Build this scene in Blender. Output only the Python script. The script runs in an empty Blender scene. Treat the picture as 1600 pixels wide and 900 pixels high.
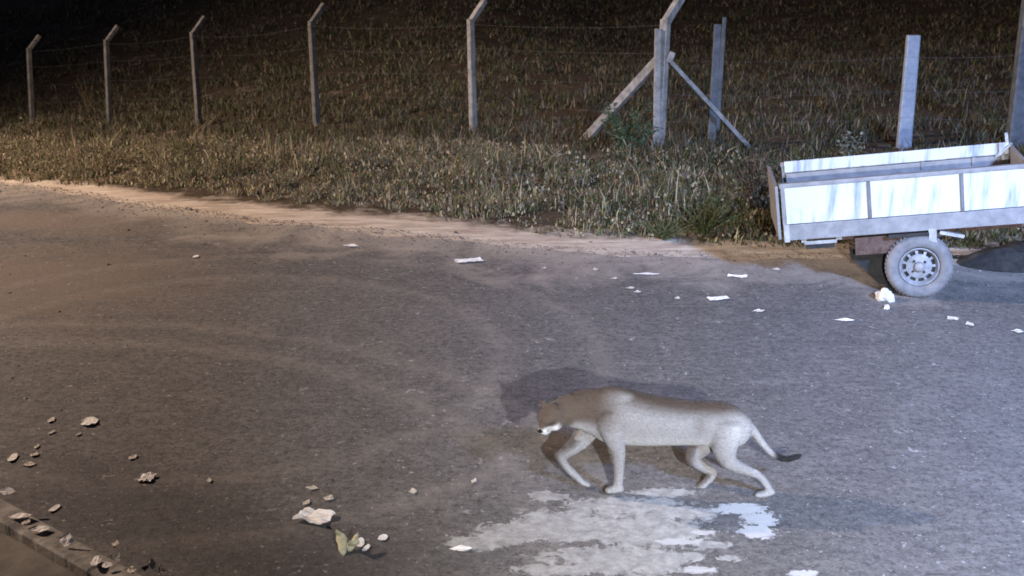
import bpy, bmesh, math, random
import numpy as np
from mathutils import Vector, Matrix, noise
random.seed(7); rng = np.random.default_rng(11)
R = math.radians
S = bpy.context.scene
COL = S.collection

# ------------------------------------------------------------------ camera
CAM_H = 3.5
PITCH = math.atan(597 / 2000)
cd = bpy.data.cameras.new('camera'); cam = bpy.data.objects.new('camera', cd); COL.objects.link(cam)
cam.location = (0, 0, CAM_H); cam.rotation_euler = (math.pi / 2 - PITCH, 0, 0)
cd.sensor_width = 36; cd.lens = 45; cd.clip_end = 800; cd.clip_start = .1
cd.dof.use_dof = True; cd.dof.focus_distance = 10.5; cd.dof.aperture_fstop = 3.2
S.camera = cam
# ------------------------------------------------------------------ night sky
W = bpy.data.worlds.new('World'); S.world = W; W.use_nodes = True
wt = W.node_tree
sky = wt.nodes.new('ShaderNodeTexSky'); sky.sky_type = 'NISHITA'; sky.sun_disc = False
sky.sun_elevation = R(6); sky.sun_rotation = R(200)
hs = wt.nodes.new('ShaderNodeHueSaturation'); hs.inputs['Saturation'].default_value = .35
wt.links.new(sky.outputs[0], hs.inputs['Color'])
tint = wt.nodes.new('ShaderNodeMix'); tint.data_type = 'RGBA'; tint.blend_type = 'MULTIPLY'; tint.inputs[0].default_value = 1; tint.inputs[7].default_value = (.72, .78, 1.25, 1)
wt.links.new(hs.outputs[0], tint.inputs[6]); wt.links.new(tint.outputs[2], wt.nodes['Background'].inputs[0])
wt.nodes['Background'].inputs[1].default_value = .015
# ------------------------------------------------------------------ lamps of the place (all out of frame)
def lamp(name, loc, target, watts, color, angle=150, blend=1.0, radius=.1):
    d = bpy.data.lights.new(name, 'SPOT'); d.energy = watts; d.color = color
    d.spot_size = R(angle); d.spot_blend = blend; d.shadow_soft_size = radius
    o = bpy.data.objects.new(name, d); COL.objects.link(o); o.location = loc
    o.rotation_euler = (Vector(target) - Vector(loc)).to_track_quat('-Z', 'Y').to_euler()
    return o
lamp('street_lamp_light', (-22, 15, 12.0), (-5, 19, 0), 28000, (1.0, .76, .60), 135, .9, .2)
lamp('camera_floodlight', (1.2, -.1, 3.0), (1.8, 9.8, .2), 4900, (.92, .95, 1.0), 54, 1, .05)
lamp('yard_floodlight', (7.4, -4.0, 8.5), (7.0, 7.4, 0), 36000, (.36, .53, 1.0), 60, 1, .9)
# ------------------------------------------------------------------ exposure
S.view_settings.view_transform = 'Standard'; S.view_settings.look = 'None'
S.view_settings.exposure = .2; S.view_settings.gamma = 1; S.view_settings.use_curve_mapping = False
S.cycles.filter_width = 1.7
S.cycles.max_bounces = 5; S.cycles.sample_clamp_indirect = 3

# ================================================================== maths helpers
UPV = np.array([0, math.sin(PITCH), math.cos(PITCH)]); FWV = np.array([0, math.cos(PITCH), -math.sin(PITCH)])
def ray(px, py):
    return (px - 800) / 2000 * np.array([1., 0, 0]) - (py - 450) / 2000 * UPV + FWV
EX, EY, UX, UY = 2.19, 18.9, -.706, .708
def terr(x, y):
    "height of the land: level yard, falling away to the left along the fence, rising far off"
    x = np.asarray(x, float); y = np.asarray(y, float)
    t = np.maximum((x - EX) * UX + (y - EY) * UY, 0)
    z = -(np.sqrt(t * t + 25) - 5) * .123
    n = np.clip((x - EX) * .708 + (y - EY) * .706 - 1, 0, 30); m = np.clip((5 - x) / 9, 0, 1)
    z = z + (np.sqrt(n * n + 4) - 2) * .15 * m * m * (3 - 2 * m)                # the field rises again beyond the fence
    q = np.clip(y - 40, 0, 70)
    return z + (np.sqrt(q * q + 36) - 6) * .15                                   # a long dark rise closes the view
def gp(px, py, dz=0.):
    "point of the ground seen at this place of the photograph"
    d = ray(px, py); z = 0.
    for _ in range(25):
        k = (z + dz - CAM_H) / d[2]; p = np.array([0, 0, CAM_H]) + d * k
        z = float(terr(p[0], p[1]))
    return np.array([p[0], p[1], z + dz])
def atY(px, py, Y):
    d = ray(px, py); return np.array([0, 0, CAM_H]) + d * (Y / d[1])
def fbm(x, y, z=0., o=4, s=1.):
    v = 0; a = 1; n = 0
    for _ in range(o):
        v += a * noise.noise(Vector((x * s, y * s, z))); n += a; a *= .5; s *= 2.03
    return v / n

# ================================================================== object helpers
def tag(o, label=None, cat=None, group=None, kind=None):
    if label: o['label'] = label
    if cat: o['category'] = cat
    if group: o['group'] = group
    if kind: o['kind'] = kind
    return o
def empty(name, loc=(0, 0, 0), rz=0):
    o = bpy.data.objects.new(name, None); COL.objects.link(o); o.location = loc; o.rotation_euler = (0, 0, rz)
    o.empty_display_size = .2
    return o
def link(name, me, mat=None, parent=None, smooth=False):
    o = bpy.data.objects.new(name, me); COL.objects.link(o)
    if mat: me.materials.append(mat)
    if parent: o.parent = parent
    if smooth:
        me.polygons.foreach_set('use_smooth', [True] * len(me.polygons))
    return o
def from_bm(name, bm, mat=None, parent=None, smooth=False):
    me = bpy.data.meshes.new(name); bm.normal_update(); bm.to_mesh(me); bm.free()
    return link(name, me, mat, parent, smooth)
def box(bm, c, s, rot=None, bev=0.):
    r = bmesh.ops.create_cube(bm, size=1); vs = r['verts']
    M = Matrix.Translation(Vector(c)) @ (rot.to_4x4() if rot else Matrix()) @ Matrix.Diagonal((*s, 1))
    bmesh.ops.transform(bm, matrix=M, verts=vs)
    if bev:
        es = list({e for v in vs for e in v.link_edges})
        bmesh.ops.bevel(bm, geom=es, offset=bev, segments=2, affect='EDGES', profile=.6)
def bar(bm, a, b, w, d, up=(0, 0, 1), bev=0.):
    a, b = Vector(a), Vector(b); z = (b - a).normalized()
    x = z.cross(Vector(up));
    if x.length < 1e-4: x = Vector((1, 0, 0))
    x.normalize(); y = z.cross(x)
    box(bm, (a + b) / 2, (w, d, (b - a).length), Matrix((x, y, z)).transposed(), bev)
def tube(bm, pts, rad, n=8, cap=True):
    pts = [Vector(p) for p in pts]
    if not hasattr(rad, '__len__'): rad = [rad] * len(pts)
    rings = []; px = None
    for i, p in enumerate(pts):
        t = (pts[min(i + 1, len(pts) - 1)] - pts[max(i - 1, 0)]).normalized()
        x = (px - t * px.dot(t)) if px else t.orthogonal()
        x.normalize(); px = x; y = t.cross(x)
        rings.append([bm.verts.new(p + (x * math.cos(2 * math.pi * k / n) + y * math.sin(2 * math.pi * k / n)) * rad[i]) for k in range(n)])
    for a, b in zip(rings, rings[1:]):
        for k in range(n): bm.faces.new((a[k], a[(k + 1) % n], b[(k + 1) % n], b[k]))
    if cap: bm.faces.new(rings[0][::-1]); bm.faces.new(rings[-1])
def lathe(bm, prof, n=48, M=None):
    "profile of (radius, height) turned about the local y axis"
    M = M or Matrix(); rings = []
    for r, h in prof:
        rings.append([bm.verts.new(M @ Vector((r * math.cos(2 * math.pi * k / n), h, r * math.sin(2 * math.pi * k / n)))) for k in range(n)])
    for a, b in zip(rings, rings[1:]):
        for k in range(n): bm.faces.new((a[k], b[k], b[(k + 1) % n], a[(k + 1) % n]))

# ================================================================== materials
class NT:
    def __init__(s, name, rough=.8, spec=.3):
        s.m = bpy.data.materials.new(name); s.m.use_nodes = True; s.t = s.m.node_tree
        s.b = s.t.nodes['Principled BSDF']; s.b.inputs['Roughness'].default_value = rough
        s.b.inputs['Specular IOR Level'].default_value = spec
        s.co = s.t.nodes.new('ShaderNodeTexCoord')
        s.geo = s.t.nodes.new('ShaderNodeNewGeometry')
        s.P = s.geo.outputs['Position']; s.O = s.co.outputs['Object']
    def n(s, t, **k):
        x = s.t.nodes.new(t)
        for a, v in k.items(): setattr(x, a, v)
        return x
    def l(s, a, b): s.t.links.new(a, b)
    def put(s, sock, v):
        if hasattr(v, 'links'): s.l(v, sock)
        else: sock.default_value = v
    def noise(s, sc, det=4, rough=.6, vec=None, dist=0.):
        x = s.n('ShaderNodeTexNoise'); x.inputs['Scale'].default_value = sc; x.inputs['Detail'].default_value = det
        x.inputs['Roughness'].default_value = rough; x.inputs['Distortion'].default_value = dist
        s.l(vec or s.P, x.inputs['Vector']); return x.outputs['Fac']
    def mapv(s, scale=(1, 1, 1), loc=(0, 0, 0), rot=(0, 0, 0), vec=None, typ='POINT'):
        x = s.n('ShaderNodeMapping', vector_type=typ); x.inputs['Scale'].default_value = scale
        x.inputs['Location'].default_value = loc; x.inputs['Rotation'].default_value = rot
        s.l(vec or s.P, x.inputs['Vector']); return x.outputs[0]
    def math(s, op, a, b=0., clamp=False):
        x = s.n('ShaderNodeMath', operation=op, use_clamp=clamp); s.put(x.inputs[0], a); s.put(x.inputs[1], b); return x.outputs[0]
    def ramp(s, v, lo, hi, a=0., b=1.):
        x = s.n('ShaderNodeMapRange'); x.inputs[1].default_value = lo; x.inputs[2].default_value = hi
        x.inputs[3].default_value = a; x.inputs[4].default_value = b; s.l(v, x.inputs[0]); return x.outputs[0]
    def mix(s, f, a, b, mode='MIX'):
        x = s.n('ShaderNodeMix', data_type='RGBA', blend_type=mode)
        s.put(x.inputs[0], f)
        for k, v in ((6, a), (7, b)): s.put(x.inputs[k], v if hasattr(v, 'links') or len(v) == 4 else (*v, 1))
        return x.outputs[2]
    def attr(s, name):
        x = s.n('ShaderNodeAttribute'); x.attribute_name = name; return x
    def blob(s, p, rx, ry, rot=0.):
        v = s.mapv((rx, ry, 50), (p[0], p[1], 0), (0, 0, rot), typ='TEXTURE')
        g = s.n('ShaderNodeTexGradient', gradient_type='SPHERICAL'); s.l(v, g.inputs[0]); return g.outputs['Fac']
    def color(s, c): s.put(s.b.inputs['Base Color'], c if hasattr(c, 'links') else (*c, 1)); return s
    def bump(s, h, st=.3, d=.01):
        x = s.n('ShaderNodeBump'); x.inputs['Strength'].default_value = st; x.inputs['Distance'].default_value = d
        s.l(h, x.inputs['Height']); s.l(x.outputs[0], s.b.inputs['Normal']); return s

def mat_simple(name, c1, c2, sc=8, rough=.7, spec=.3, bump=.2, metal=0., lo=.35, hi=.65):
    m = NT(name, rough, spec); f = m.noise(sc, 5, .65, m.O)
    m.color(m.mix(m.ramp(f, lo, hi), c1, c2)).bump(m.noise(sc * 6, 3, .6, m.O), bump, .004)
    m.b.inputs['Metallic'].default_value = metal
    return m.m

# asphalt, worn and dusty
def mat_road():
    m = NT('worn_asphalt', .86, .25)
    big = m.noise(.35, 4, .55); mid = m.noise(3.4, 7, .75)
    streak = m.noise(3.0, 4, .6, m.mapv((.45, 2.6, 1), rot=(0, 0, R(8))))
    fine = m.noise(17, 6, .85); grit = m.noise(48, 3, .7)
    c = m.mix(m.ramp(big, .35, .65), (.110, .105, .103), (.150, .143, .138))
    c = m.mix(m.ramp(mid, .42, .66, 0, .7), c, (.21, .197, .188))
    c = m.mix(m.math('MULTIPLY', m.ramp(streak, .50, .72), .35), c, (.23, .21, .195))
    c = m.mix(m.ramp(fine, .34, .56, 1, 0), c, (.040, .037, .037))
    c = m.mix(m.math('MULTIPLY', m.ramp(grit, .5, .8), .7), c, (.26, .24, .225))
    vo = m.n('ShaderNodeTexVoronoi'); vo.inputs['Scale'].default_value = 22; m.l(m.P, vo.inputs['Vector'])
    c = m.mix(m.math('MULTIPLY', m.ramp(vo.outputs['Distance'], .06, .2, 1, 0), .04), c, (.36, .34, .32))
    # dust blown and driven over the far left part and along the edge
    dn = m.noise(1.3, 6, .7, dist=.6)
    dist = m.attr('edge').outputs['Fac']
    ed = m.math('ADD', m.ramp(dist, .0, 2.4, 1, 0), m.math('MULTIPLY', m.math('SUBTRACT', dn, .5), 1.9))
    c = m.mix(m.math('MULTIPLY', m.ramp(ed, .45, 1.15), .85), c, (.42, .37, .32))
    lf = m.math('MAXIMUM', m.blob(gp(10, 440), 3.0, 2.2), m.blob(gp(60, 345), 3.0, 1.0, R(-20)))
    lf = m.math('ADD', m.math('MULTIPLY', lf, .8),  m.math('MULTIPLY', m.math('SUBTRACT', m.noise(2.1, 6, .7, m.mapv((.5, 1.6, 1), rot=(0, 0, R(-14)))), .5), 1.1))
    c = m.mix(m.math('MULTIPLY', m.ramp(lf, .12, .60), .75), c, (.19, .155, .13))
    # faint curved tracks left by tyres
    for p, r, w in ((gp(330, 560), 2.35, .10), (gp(330, 560), 3.15, .09), (gp(-250, 900), 3.9, .12), (gp(-250, 900), 4.4, .10)):
        q = m.n('ShaderNodeVectorMath', operation='DISTANCE'); m.l(m.P, q.inputs[0]); q.inputs[1].default_value = (p[0], p[1], 0)
        a = m.math('ABSOLUTE', m.math('SUBTRACT', q.outputs['Value'], r))
        k = m.math('MULTIPLY', m.ramp(a, w * .3, w * 1.6, 1, 0), m.ramp(m.noise(7, 6, .75), .38, .6))
        c = m.mix(m.math('MULTIPLY', k, .42), c, (.27, .245, .22))
    # dimness and shadow edge painted dark on the near road, beyond the kerb
    dk = m.math('MAXIMUM', m.blob(gp(210, 800), 1.5, .8, R(-35)), m.blob(gp(480, 880), 1.2, .7))
    dk = m.math('ADD', dk, m.math('MULTIPLY', m.math('SUBTRACT', m.noise(1.6, 4, .6), .5), .8))
    c = m.mix(m.math('MULTIPLY', m.ramp(dk, .0, .7), .5), c, (.05, .047, .05))
    # dried cement spill, broken outline
    sp = None
    for px, py, rx, ry, ro in ((900, 820, .62, .34, 5), (1010, 830, .55, .36, 0), (980, 790, .55, .20, 0), (800, 835, .36, .20, 12), (750, 848, .24, .13, 10),
                               (860, 775, .16, .10, 0), (960, 875, .62, .26, 0), (1060, 800, .32, .14, 0), (1085, 892, .22, .05, 0), (880, 890, .4, .10, 0), (1110, 850, .16, .07, 0), (1140, 872, .13, .05, 0), (1060, 870, .2, .09, 0), (720, 846, .16, .10, 0), (1040, 770, .3, .1, 0)):
        b = m.blob(gp(px, py), rx, ry, R(ro)); sp = b if sp is None else m.math('MAXIMUM', sp, b)
    nz = m.math('SUBTRACT', m.noise(9, 8, .72, dist=.8), .5)
    nz2 = m.math('SUBTRACT', m.noise(3.2, 4, .6), .5)
    sp = m.math('ADD', m.math('ADD', sp, m.math('MULTIPLY', nz, 2.1)), m.math('MULTIPLY', nz2, .7))
    sp = m.math('ADD', sp, m.math('MULTIPLY', m.math('SUBTRACT', m.noise(30, 4, .8), .5), .9)); spm = m.ramp(sp, .28, .40)
    cc = m.mix(m.ramp(m.noise(14, 5, .7), .3, .7), (.29, .285, .275), (.44, .435, .42))
    c = m.mix(m.math('MULTIPLY', spm, m.ramp(m.noise(11, 6, .75), .34, .56, .35, .95)), c, cc)
    sq = None
    for px, py, rx, ry in ((1155, 795, .22, .10), (1187, 810, .15, .14), (1183, 830, .15, .13), (1165, 798, .13, .09), (1255, 896, .11, .06), (1092, 890, .14, .05), (1060, 846, .18, .05), (1100, 832, .10, .04)):
        b = m.blob(gp(px, py), rx, ry); sq = b if sq is None else m.math('MAXIMUM', sq, b)
    sq = m.math('ADD', sq, m.math('MULTIPLY', m.math('SUBTRACT', m.noise(22, 7, .75), .5), 2.2))
    c = m.mix(m.ramp(sq, .26, .34), c, (.46, .455, .45))
    m.color(c)
    h = m.math('ADD', m.math('ADD', m.math('MULTIPLY', fine, 1.2), m.math('MULTIPLY', grit, .6)), m.math('MULTIPLY', spm, .5))
    m.bump(h, .55, .012)
    return m.m

def mat_ground():
    m = NT('field_soil', .95, .1)
    big = m.noise(.5, 5, .6); fine = m.noise(14, 5, .7)
    c = m.mix(m.ramp(big, .35, .65), (.075, .055, .038), (.12, .088, .06))
    c = m.mix(m.ramp(fine, .4, .62), c, (.045, .038, .028))
    d = m.attr('edge').outputs['Fac']
    e = m.math('ADD', m.ramp(d, .25, 1.25, 1, 0), m.math('MULTIPLY', m.math('SUBTRACT', m.noise(1.8, 6, .7), .5), 1.5))
    sand = m.mix(m.ramp(m.noise(3, 6, .75, m.mapv((.5, 2.2, 1))), .35, .62), (.32, .25, .20), (.66, .58, .49))
    c = m.mix(m.ramp(e, .1, .5), c, sand)
    m.color(c).bump(m.noise(20, 5, .7), .6, .02)
    return m.m

def mat_foliage(name, two_sided=.35):
    m = NT(name, .75, .2)
    a = m.attr('tone').outputs['Color']
    m.color(a)
    tr = m.n('ShaderNodeBsdfTranslucent'); m.l(a, tr.inputs[0])
    mx = m.n('ShaderNodeMixShader'); mx.inputs[0].default_value = two_sided
    m.l(m.b.outputs[0], mx.inputs[1]); m.l(tr.outputs[0], mx.inputs[2])
    m.l(mx.outputs[0], m.t.nodes['Material Output'].inputs[0])
    return m.m

M_road = mat_road(); M_ground = mat_ground(); M_grass = mat_foliage('dry_grass'); M_leaf = mat_foliage('leaf')
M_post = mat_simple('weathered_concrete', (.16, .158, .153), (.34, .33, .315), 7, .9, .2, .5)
M_post_dark = mat_simple('dimly_lit_concrete', (.07, .08, .095), (.13, .145, .165), 8, .9, .2, .5)  # weak light on these posts, put into the colour as a dark bluish tone
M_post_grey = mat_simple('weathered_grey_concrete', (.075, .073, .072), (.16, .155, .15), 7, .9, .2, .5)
M_bluepost = mat_simple('blue_grey_painted_concrete', (.24, .28, .34), (.34, .38, .44), 12, .8, .3, .3)
M_wire = mat_simple('galvanised_wire', (.07, .07, .07), (.12, .12, .12), 30, .6, .5, .0)
M_kerb = mat_simple('dirty_concrete', (.15, .138, .125), (.30, .28, .255), 9, .9, .2, .8)
M_walk = mat_simple('old_cement_walk', (.12, .105, .09), (.185, .165, .145), 5, .9, .2, .6)
M_frame = mat_simple('dull_grey_painted_steel', (.17, .168, .17), (.26, .252, .25), 9, .55, .4, .1)
M_frame_d = mat_simple('dark_seam_steel', (.09, .09, .10), (.16, .16, .17), 9, .6, .4, .1)
M_rust = mat_simple('rusty_steel', (.07, .04, .03), (.13, .085, .07), 16, .85, .2, .5)
M_black = mat_simple('dirty_black_steel', (.018, .017, .017), (.04, .037, .035), 12, .8, .3, .3)
M_tyre = mat_simple('dusty_rubber', (.13, .127, .13), (.20, .193, .195), 10, .92, .15, .4)
M_rim = mat_simple('grey_painted_rim', (.15, .15, .16), (.27, .27, .28), 12, .5, .5, .1)
M_bright = mat_simple('bare_zinc', (.24, .235, .235), (.40, .395, .39), 14, .45, .5, .1)
M_paper = mat_simple('pale_dry_scrap', (.66, .63, .59), (.86, .83, .79), 25, .85, .2, .3)
M_tan = mat_simple('tan_dry_leaf', (.42, .38, .32), (.66, .61, .52), 25, .85, .2, .4)
M_olive = mat_simple('olive_dry_leaf', (.36, .335, .20), (.60, .57, .40), 20, .8, .25, .4)
M_stone = mat_simple('whitish_stone', (.42, .40, .38), (.70, .67, .62), 14, .9, .2, .6)
def mat_panel():
    m = NT('white_painted_panel', .42, .5)
    v = m.mapv((9, 1, 1.3), vec=m.O)
    f = m.noise(1.0, 5, .6, v); g = m.noise(3.1, 4, .6, m.O)
    c = m.mix(m.ramp(f, .50, .68), (.52, .53, .53), (.20, .235, .30))
    c = m.mix(m.ramp(g, .62, .78), c, (.30, .31, .33))
    m.color(c); return m.m
M_panel = mat_panel()

# ================================================================== setting: ground, road, verge, kerb, walk
EDGE = [(-500, 268), (-300, 276), (-120, 283), (0, 288), (100, 300), (200, 318), (300, 333), (420, 350), (560, 362), (700, 375), (850, 392), (1000, 401), (1230, 404), (1450, 404), (1700, 402), (2100, 400)]
GRS = [(-500, 262), (-300, 268), (-120, 276), (0, 283), (100, 287), (200, 291), (300, 298), (420, 310), (560, 322), (700, 340), (850, 360), (1000, 374), (1150, 382), (1300, 386), (1450, 386), (1700, 384), (2100, 380)]
ep = np.array([gp(*q)[:2] for q in EDGE]); gq = np.array([gp(*q)[:2] for q in GRS])
def y_edge(x): return np.interp(x, ep[:, 0], ep[:, 1])
def y_grass(x): return np.interp(x, gq[:, 0], gq[:, 1])
def grid_mesh(name, xs, ys2d, dz, mat, fattr, bumpy=None):
    nx = len(xs); ny = ys2d.shape[1]
    X = np.repeat(xs[:, None], ny, 1); Y = ys2d; Z = terr(X, Y) + dz
    if bumpy: Z = Z + bumpy(X, Y)
    co = np.stack([X, Y, Z], -1).reshape(-1, 3)
    i = np.arange(nx - 1)[:, None] * ny + np.arange(ny - 1)[None, :]
    q = np.stack([i, i + ny, i + ny + 1, i + 1], -1).reshape(-1, 4)
    me = bpy.data.meshes.new(name); me.from_pydata(co.tolist(), [], q.tolist()); me.update()
    a = me.attributes.new('edge', 'FLOAT', 'POINT'); a.data.foreach_set('value', fattr(X, Y).reshape(-1).astype(np.float32))
    return link(name, me, mat, smooth=True)
# one sheet to the horizon
xs = np.concatenate([np.arange(-150, -22, 6.), np.arange(-22, 22, .22), np.arange(22, 150, 6.)])
ysg = np.concatenate([np.arange(-40, 4, 4.), np.arange(4, 60, .22), np.arange(60, 300, 7.)])
bn = {}
def field_bump(X, Y):
    w = np.clip((Y - y_grass(X) - .2) / 1.5, 0, 1)
    B = np.zeros_like(X)
    for i in range(X.shape[0]):
        for j in range(X.shape[1]):
            if w[i, j] > 0 and Y[i, j] < 60: B[i, j] = noise.noise(Vector((X[i, j] * .5, Y[i, j] * .5, 3))) * .11 + noise.noise(Vector((X[i, j] * 1.9, Y[i, j] * 1.9, 1))) * .04
    return B * w
YG = np.repeat(ysg[None, :], len(xs), 0)
g = grid_mesh('ground', xs, YG, -.012, M_ground, lambda X, Y: np.where(Y < y_edge(X), 0, Y - y_edge(X)), field_bump)
tag(g, kind='structure')
BUMP_X, BUMP_Y, BUMP = xs, ysg, None
def gz(x, y):
    w = min(max((y - float(y_grass(x)) - .2) / 1.5, 0), 1)
    b = 0
    if w > 0: b = (noise.noise(Vector((x * .5, y * .5, 3))) * .11 + noise.noise(Vector((x * 1.9, y * 1.9, 1))) * .04) * w
    return float(terr(x, y)) - .012 + b
xr = np.arange(-24, 24, .1)
je = np.array([fbm(x, 0, 5, 4, 1.1) * .35 for x in xr])
s = np.concatenate([np.linspace(0, .35, 16), np.linspace(.37, 1, 50)])
yr_ = (y_edge(xr) + je)[:, None] * (1 - s[None, :]) + (-6) * s[None, :]
road = grid_mesh('road', xr, yr_, .0, M_road, lambda X, Y: np.maximum(y_edge(X) - Y, 0)); tag(road, kind='structure')

# kerb and walk in the near left corner
k0, k1 = gp(-140, 697, .11), gp(420, 1002, .11)
kd = Vector((k1 - k0)[:]).normalized(); kn = Vector((kd.y, -kd.x, 0))        # kn points to the walk side
if kn.x > 0: kn = -kn
ky = Vector((k0[0], k0[1], 0)); L = (Vector(k1[:]) - Vector(k0[:])).length
bm = bmesh.new()
# worn kerb: cross section swept with chips
sec = [(0.0, -.02), (0.005, .085), (.02, .105), (.16, .112), (.175, .10), (.18, -.02)]
prev = None; n = 140
for i in range(n + 1):
    t = i / n * L; ring = []
    for a, z in sec:
        ch = fbm(t * 6, a * 9, 2, 3) * .02 + (max(0, fbm(t * 2.3, a * 4, 9, 2) - .25) * -.12 if z > .05 else 0)
        p = ky + kd * t + kn * (a + ch * .7); ring.append(bm.verts.new((p.x, p.y, z + (ch if z > .05 else 0))))
    if prev:
        for a in range(len(sec) - 1): bm.faces.new((prev[a], prev[a + 1], ring[a + 1], ring[a]))
    prev = ring
kerb = from_bm('kerb', bm, M_kerb); tag(kerb, kind='structure')
bm = bmesh.new(); nx, ny = 90, 60; G = []
for i in range(nx + 1):
    row = []
    for j in range(ny + 1):
        p = ky + kd * (L * i / nx) + kn * (.215 + (j / ny) ** 1.5 * 3.5)
        row.append(bm.verts.new((p.x, p.y, .098 + fbm(p.x, p.y, 0, 3, 4) * .012 - (.03 if j == 0 else 0))))
    G.append(row)
for i in range(nx):
    for j in range(ny): bm.faces.new((G[i][j], G[i][j + 1], G[i + 1][j + 1], G[i + 1][j]))
walk = from_bm('sidewalk', bm, M_walk, smooth=True); tag(walk, kind='structure')

# ================================================================== trailer
YAW, TILT = R(12), R(7.5)
tr = empty('utility_trailer', (3.766, 11.40, 0), -YAW)
tag(tr, 'small white panelled cargo trailer parked at the road edge with its tongue raised', 'trailer')
TM = Matrix.Translation((0, 0, .3)) @ Matrix.Rotation(-TILT, 4, 'Y')
def part(name, bm, mat, parent=None, smooth=False, tilt=True):
    if tilt: bmesh.ops.transform(bm, matrix=TM, verts=bm.verts)
    return from_bm(name, bm, mat, parent or tr, smooth)
A0, A1, C0, C1, WD = -1.20, .98, .345, .885, 1.05     # body box in the tilted frame
PZ0, PZ1 = C0 + .155, C1 - .035
for vv, nm in ((0, 'side_frame'), (WD, 'side_frame')):
    bm = bmesh.new(); sg = -1 if vv == 0 else 1
    box(bm, ((A0 + A1) / 2, vv - .002 * sg, C0 + .075), (A1 - A0, .045, .15), bev=.006)
    box(bm, ((A0 + A1) / 2, vv, C1 - .015), (A1 - A0 + .02, .06, .04), bev=.006)
    for a in (A0 + .018, A1 - .018): box(bm, (a, vv, (C0 + C1) / 2 + .05), (.036, .05, C1 - C0 - .13), bev=.004)
    sf = part(nm, bm, M_frame)
    for a in (A0 + .79, A0 + 1.60):
        bm = bmesh.new(); box(bm, (a, vv - .004, (PZ0 + PZ1) / 2), (.030, .052, PZ1 - PZ0 - .004), bev=.004)
        part('divider', bm, M_frame_d)
    for a, b in ((A0 + .036, A0 + .775), (A0 + .805, A0 + 1.585), (A0 + 1.615, A1 - .036)):
        bm = bmesh.new(); box(bm, ((a + b) / 2, vv, (PZ0 + PZ1) / 2), (b - a - .004, .018, PZ1 - PZ0 - .004))
        part('side_panel', bm, M_panel)
# inner ledge of the far side: pale upper plank over a grey rail with clips
bm = bmesh.new(); box(bm, ((A0 + A1) / 2, WD - .045, C1 - .035), (A1 - A0 - .06, .03, .11), bev=.004); part('inner_plank', bm, M_panel)
bm = bmesh.new(); box(bm, ((A0 + A1) / 2, WD - .06, C1 - .16), (A1 - A0 - .08, .05, .12), bev=.006)
for a in (.15, .62, .86): box(bm, (a, WD - .09, C1 - .13), (.035, .02, .08), bev=.004)
part('inner_rail', bm, M_frame)
bm = bmesh.new(); box(bm, ((A0 + A1) / 2, WD / 2, C0 + .10), (A1 - A0 - .08, WD - .12, .03)); part('bed_floor', bm, M_rust)
bm = bmesh.new(); box(bm, (A1 - .01, WD / 2, (C0 + C1) / 2 + .02), (.03, WD - .07, C1 - C0 - .05), bev=.004); part('front_board', bm, M_frame)
# posts and latch at the front far corner
bm = bmesh.new()
bar(bm, (A1 - .02, WD + .03, C1 - .2), (A1 - .04, WD + .03, C1 + .10), .035, .03, bev=.004); bar(bm, (A1 - .10, WD - .09, C1 - .14), (A1 - .10, WD - .09, C1 + .03), .05, .02, bev=.004)
bar(bm, (A1 - .16, WD - .1, C1 - .10), (A1 - .02, WD - .1, C1 + .0), .02, .02)
part('corner_latch', bm, M_bright)
# tail gate, standing a little open at the far side
bm = bmesh.new()
ga, gb = Vector((A0 - .035, -.01, 0)), Vector((A0 - .125, WD * .98, 0)); mid = (ga + gb) / 2; ang = math.atan2(gb.y - ga.y, gb.x - ga.x)
box(bm, (mid.x, mid.y, (C0 + C1) / 2 - .0), ((gb - ga).length, .028, C1 - C0 - .03), Matrix.Rotation(ang, 3, 'Z'), bev=.005)
part('tail_gate', bm, M_frame)
bm = bmesh.new(); box(bm, (A0 + .03, -.035, C0 + .075), (.05, .02, .17), bev=.004); part('corner_plate', bm, M_bright)
bm = bmesh.new(); box(bm, (A0 + .33, .1, C0 - .06), (.30, .05, .035), bev=.006); box(bm, (A0 + .18, .08, C0 - .02), (.05, .04, .06), bev=.004); box(bm, (A0 + .50, .08, C0 - .02), (.06, .04, .05), bev=.004)
part('tail_bar', bm, M_bright)
bm = bmesh.new(); box(bm, (A0 + .33, .06, C0 - .095), (.26, .03, .03)); part('tail_bar_shade_strip', bm, M_black)  # black strip added as the shade under the tail bar
# chassis: two rails, cross members, rusty box, springs, axle
for v in (.17, WD - .17):
    bm = bmesh.new(); box(bm, ((A0 + A1) / 2 + .1, v, C0 - .035), (A1 - A0 - .1, .06, .07), bev=.004); part('chassis_rail', bm, M_rust)
bm = bmesh.new(); box(bm, (-.34, .14, C0 - .125), (.44, .16, .17), bev=.01); part('rusty_box', bm, M_rust)
for v in (.14, WD - .14):
    bm = bmesh.new()
    for k in range(4):
        hl = .36 - k * .07
        tube(bm, [(x, v, .10 + .10 * (x / .36) ** 2 - k * .014 + .03) for x in np.linspace(-hl, hl, 9)], .011, 6)
    box(bm, (-.36, v, .27), (.03, .05, .14)); box(bm, (.36, v, .27), (.03, .05, .14))
    part('leaf_spring', bm, M_black, tilt=True)
bm = bmesh.new(); tube(bm, [(0, .04, .3), (0, WD - .04, .3)], .03, 12); part('axle', bm, M_black, tilt=False)
bm = bmesh.new(); box(bm, (.13, .0, C0 - .05), (.07, .05, .13), bev=.004); box(bm, (.30, .02, C0 - .06), (.22, .05, .03), Matrix.Rotation(R(15), 3, 'Y'), bev=.003); part('mudguard_bracket', bm, M_bright)
bm = bmesh.new(); box(bm, (-.08, .02, C0 - .03), (.36, .10, .03), bev=.003); part('wheel_arch', bm, M_black)
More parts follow.
